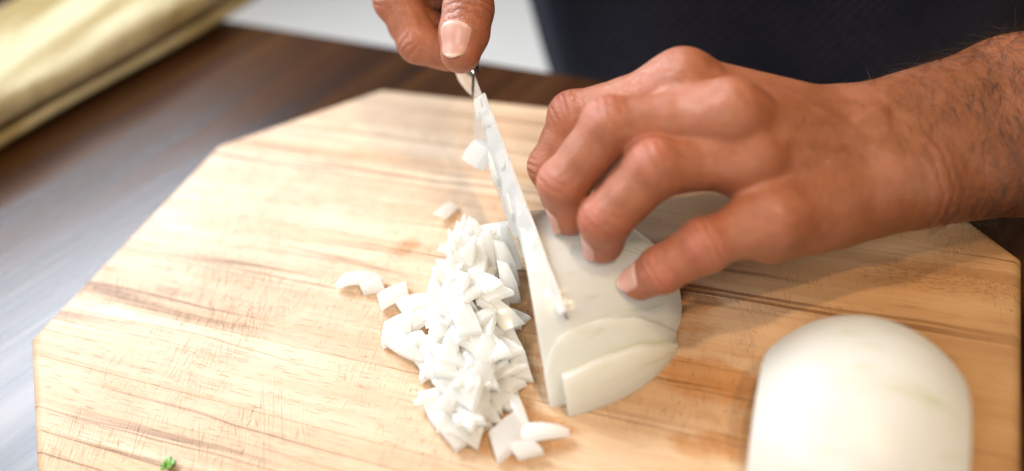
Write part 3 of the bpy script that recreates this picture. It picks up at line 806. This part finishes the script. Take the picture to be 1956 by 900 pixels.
def tint(V, G, parts, hairy=None):
    n = len(V)
    base = np.tile(A(0.41, 0.138, 0.064), (n, 1))
    red = np.zeros(n); wr = np.zeros(n); wm = np.zeros(n); tip = np.zeros(n)
    for J, fn, wrk in parts:
        for i in range(1, len(J) - 1):
            dn = dorsal(J, i, fn)
            r = np.linalg.norm(V - J[i] - dn * 8, axis=1)
            red = np.maximum(red, np.exp(-(r / 9.0) ** 2))
            t = unit(J[i + 1] - J[i - 1]); w_ = np.exp(-(((V - J[i]) @ t) / (14.0 if wrk > 0.95 else 7.5)) ** 2) * np.clip((G @ dn - 0.05) / 0.5, 0, 1) * (np.linalg.norm(V - J[i], axis=1) < (26 if wrk > 0.95 else 19))
            w_ = w_ * wrk
            better = w_ > wm; wm = np.where(better, w_, wm); wr = np.where(better, (V - J[i]) @ t * S, wr)
        r = np.linalg.norm(V - J[-1], axis=1); tip = np.maximum(tip, np.exp(-(r / 13.0) ** 2))
    base = base * (1 - 0.72 * red[:, None]) + 0.72 * red[:, None] * A(0.54, 0.125, 0.078)
    base = base * (1 - 0.45 * tip[:, None]) + 0.45 * tip[:, None] * A(0.48, 0.14, 0.085)
    return base, wr, wm

def build_person():
    LV, LFc, LG = surface(left_sdf, (-172, 285, -40), (262, 640, 142), 1.3)
    RV, RFc, RG = surface(right_sdf, (-430, 355, 70), (-190, 815, 262), 1.35)
    TV, TFc, TG = surface(torso_sdf, (-440, 520, -540), (280, 920, 560), 12)
    pl = [(LF[k][0], Ln, {'i': 0.9, 'm': 0.35, 'r': 0.3, 'p': 0.5}[k]) for k in 'imrp']
    lb, lwr, lwm = tint(LV, LG, pl)
    # wrist folds
    s = (LV - LW) @ FA; wf = np.exp(-((s - 14) / 9) ** 2) * np.clip(-(LV - LW) @ FC / 25 + 0.4, 0, 1) * 0.55
    b = wf > lwm; lwm = np.where(b, wf, lwm); lwr = np.where(b, s * S * 0.7, lwr)
    # tanned, browner arm and back of the hand
    tan = np.clip((s + 70) / 70, 0, 1)[:, None] * 0.8
    lb = lb * (1 - tan) + tan * A(0.235, 0.078, 0.027)
    pr = [(RF[k][0], Rn, 0.8) for k in 'im'] + [(RT[1:], A(-0.15, -0.5, 0.85), 1.0)]
    rb, rwr, rwm = tint(RV, RG, pr)
    rb = rb * 0.5 + 0.5 * A(0.45, 0.16, 0.08)
    V = np.concatenate([LV, RV, TV]); F = np.concatenate([LFc, RFc + len(LV), TFc + len(LV) + len(RV)])
    col = np.concatenate([lb, rb, np.tile(A(0.42, 0.18, 0.09), (len(TV), 1))])
    wr = np.concatenate([lwr, rwr, np.zeros(len(TV))]); wm = np.concatenate([lwm, rwm, np.zeros(len(TV))])
    og = A(-95, 770, -500)
    me = bpy.data.meshes.new('person')
    me.vertices.add(len(V)); me.vertices.foreach_set('co', ((V - og) * S).ravel())
    me.loops.add(F.size); me.loops.foreach_set('vertex_index', F.ravel())
    me.polygons.add(len(F)); me.polygons.foreach_set('loop_start', np.arange(0, F.size, 4)); me.polygons.foreach_set('loop_total', np.full(len(F), 4))
    me.update(calc_edges=True); me.validate()
    a = me.attributes.new('skin', 'FLOAT_COLOR', 'POINT'); a.data.foreach_set('color', np.concatenate([col, np.ones((len(col), 1))], 1).ravel())
    for nm, arr in (('wr', wr), ('wm', wm)):
        a = me.attributes.new(nm, 'FLOAT', 'POINT'); a.data.foreach_set('value', arr.astype(np.float32))
    o = link('person', me, M['skin']); o.location = tuple(og * S); shade(o)
    tag(o, 'person in dark shirt holding an onion with one hand, a knife in the other', 'person')
    return o, og, LV, LG
person, POG, LV, LG = build_person()
def pmesh(name, v, f, mat, **k):
    o = mesh(name, v, f, mat, person, origin=tuple(POG), **k); return o

# nails
def nail(sdf, J0, J1, dirn, width, length, start, lift=0.35, label=None):
    """curved plate on the back of the last finger bone: J0 joint, J1 tip centre, dirn = which way the nail faces"""
    t = unit(J1 - J0); n = unit(dirn - t * (dirn @ t)); b = np.cross(t, n)
    v = []; f = []; uv = []; na, nl = 14, 16; ax = []; dr = []
    for i in range(nl + 1):
        y = i / nl
        e = 1 - abs(2 * y - 1) ** 5 * (0.5 if y > 0.5 else 0.28)
        for j in range(na + 1):
            x = j / na * 2 - 1
            a = x * width * e
            bow = (1 - x * x) * (1.6 if y > 0.5 else -1.4) * abs(2 * y - 1) ** 2
            ax.append(start + length * y + bow); dr.append((math.cos(a), math.sin(a))); uv.append((j / na, y))
    ax = np.array(ax); dr = np.array(dr); dv = dr[:, :1] * n + dr[:, 1:] * b
    def radius(sv):
        r_ = np.full(len(sv), 12.0)
        for _ in range(12): r_ = r_ - sdf(J0 + sv[:, None] * t + dv * r_[:, None]) * 0.9
        return r_
    lim = np.linalg.norm(J1 - J0) + 1.5
    r1 = radius(np.minimum(ax, lim)); r2 = radius(np.minimum(ax, lim) - 3)
    xx = np.array([q[0] for q in uv]) * 2 - 1; yy = np.array([q[1] for q in uv])
    lift = lift - 0.7 * np.abs(xx) ** 5 - 0.7 * np.clip(1 - yy / 0.14, 0, 1) ** 2
    rr = r1 + np.maximum(ax - lim, 0) * np.clip((r1 - r2) / 3, -0.5, 0) + lift
    v = list(J0 + ax[:, None] * t + dv * rr[:, None])
    for i in range(nl):
        for j in range(na): f.append((i * (na + 1) + j, i * (na + 1) + j + 1, (i + 1) * (na + 1) + j + 1, (i + 1) * (na + 1) + j))
    o = pmesh('fingernail', v, f, M['nail'])
    ul = o.data.uv_layers.new(name='UVMap')
    for l in o.data.loops: ul.data[l.index].uv = uv[l.vertex_index]
    md = o.modifiers.new('thickness', 'SOLIDIFY'); md.thickness = 0.0005; md.offset = -1
    if label: o['label'] = label
CAMP = A(0, 0, 360)
for k in 'imrp':
    J, R = LF[k]
    dn = unit(CAMP - J[3]) if k == 'p' else dorsal(J, 2, Ln) * 0.6 + unit(A(-1, -0.6, 0.1))
    if k == 'p': dn = unit(dn + A(-1.3, 0, 0.1))
    ln = np.linalg.norm(J[3] - J[2])
    nail(left_sdf, J[2], J[3], dn, 0.9, 13, ln - 7.0)
nail(right_sdf, RT[2], RT[3], unit(CAMP - RT[3]) + A(-0.42, -0.1, 0.0), 0.84, 16.5, 13.0, label='broad pink thumbnail with pale edge')

# arm hair
def arm_hair():
    s = (LV - LW) @ FA; q = (LV - LW) @ FC; n = LG @ FN
    wgt = np.clip((s + 12) / 75, 0, 1) ** 1.3 * np.clip(n * 1.6 + 0.75, 0, 1) + 0.06 * np.clip((s + 60) / 30, 0, 1) * np.clip(n, 0, 1)
    wgt = np.where(s < 150, wgt, 0)
    idx = rng.choice(len(LV), 3200, p=wgt / wgt.sum())
    v = []; f = []
    for i in idx:
        p = LV[i] + rng.normal(0, 0.4, 3); g = LG[i]
        d = unit(-FC * rng.uniform(0.6, 1.3) - FA * rng.uniform(0.0, 0.6) + rng.normal(0, 0.32, 3)); d = unit(d - g * (d @ g) + g * rng.uniform(0.10, 0.42))
        L = rng.uniform(8, 22) * min(1.0, max(0.4, (s[i] + 45) / 80)); wd = rng.uniform(0.06, 0.105)
        sd = unit(np.cross(d, g)); curl = unit(rng.normal(0, 1, 3)) * 0.4
        b = len(v)
        for k in range(4):
            t = k / 3.0
            c = p + d * L * t + (curl - g * 0.45) * L * 0.33 * t * t
            r = wd * (1 - 0.8 * t)
            v += [c + sd * r, c - sd * r * 0.5 + g * r * 0.9, c - sd * r * 0.5 - g * r * 0.9]
        for k in range(3):
            for j in range(3): f.append((b + k * 3 + j, b + k * 3 + (j + 1) % 3, b + k * 3 + 3 + (j + 1) % 3, b + k * 3 + 3 + j))
    o = pmesh('arm_hair', v, f, M['hair'], smooth=False)
    o['kind'] = 'stuff'
arm_hair()

# shirt: torso with folds and two short sleeves
def shirt():
    v = []; f = []; uv = []; na, nz = 120, 70
    for i in range(nz + 1):
        z = -520 + 1010 * i / nz
        for j in range(na):
            a = 2 * math.pi * j / na
            rx = 215 - 10 * math.sin(z * 0.004); ry = 140
            c, s_ = math.cos(a), math.sin(a)
            k = 1 + 0.018 * math.sin(5 * a + z * 0.012) + 0.012 * math.sin(11 * a - z * 0.02 + 1.3)
            top = 1 if z < 380 else 1 - 0.35 * ((z - 380) / 110) ** 2
            v.append((-122 + rx * math.copysign(abs(c) ** 0.9, c) * k * top - 0.22 * min(z, 60), 762 + ry * math.copysign(abs(s_) ** 0.85, s_) * k * top + 0.04 * (z if z < 0 else 0), z))
            uv.append((j / na, z / 1000))
    for i in range(nz):
        for j in range(na): f.append((i * na + j, i * na + (j + 1) % na, (i + 1) * na + (j + 1) % na, (i + 1) * na + j))
    b = len(v)
    for side in ((A(112, 770, 445), LE), (A(-300, 770, 445), REl)):
        a0, e = side; e = a0 + (e - a0) * 0.62; t = unit(e - a0); x = unit(np.cross(t, A(0, 1, 0.2))); y = np.cross(t, x)
        b = len(v); m_, q = 14, 28
        for i in range(m_ + 1):
            for j in range(q):
                an = 2 * math.pi * j / q; r = 84 - 14 * i / m_ + 2.5 * math.sin(3 * an + i * 0.7)
                v.append(tuple(a0 - t * 20 + (e - a0 + t * 20) * i / m_ + (x * math.cos(an) + y * math.sin(an)) * r)); uv.append((j / q * 0.4, i / m_ * 0.25))
        for i in range(m_):
            for j in range(q): f.append((b + i * q + j, b + i * q + (j + 1) % q, b + (i + 1) * q + (j + 1) % q, b + (i + 1) * q + j))
    o = pmesh('shirt', v, f, M['shirt'])
    ul = o.data.uv_layers.new(name='UVMap')
    for l in o.data.loops: ul.data[l.index].uv = uv[l.vertex_index]
    o['label'] = 'dark navy shirt with a fine woven texture'
shirt()

sc.render.engine = 'CYCLES'
sc.cycles.use_denoising = True
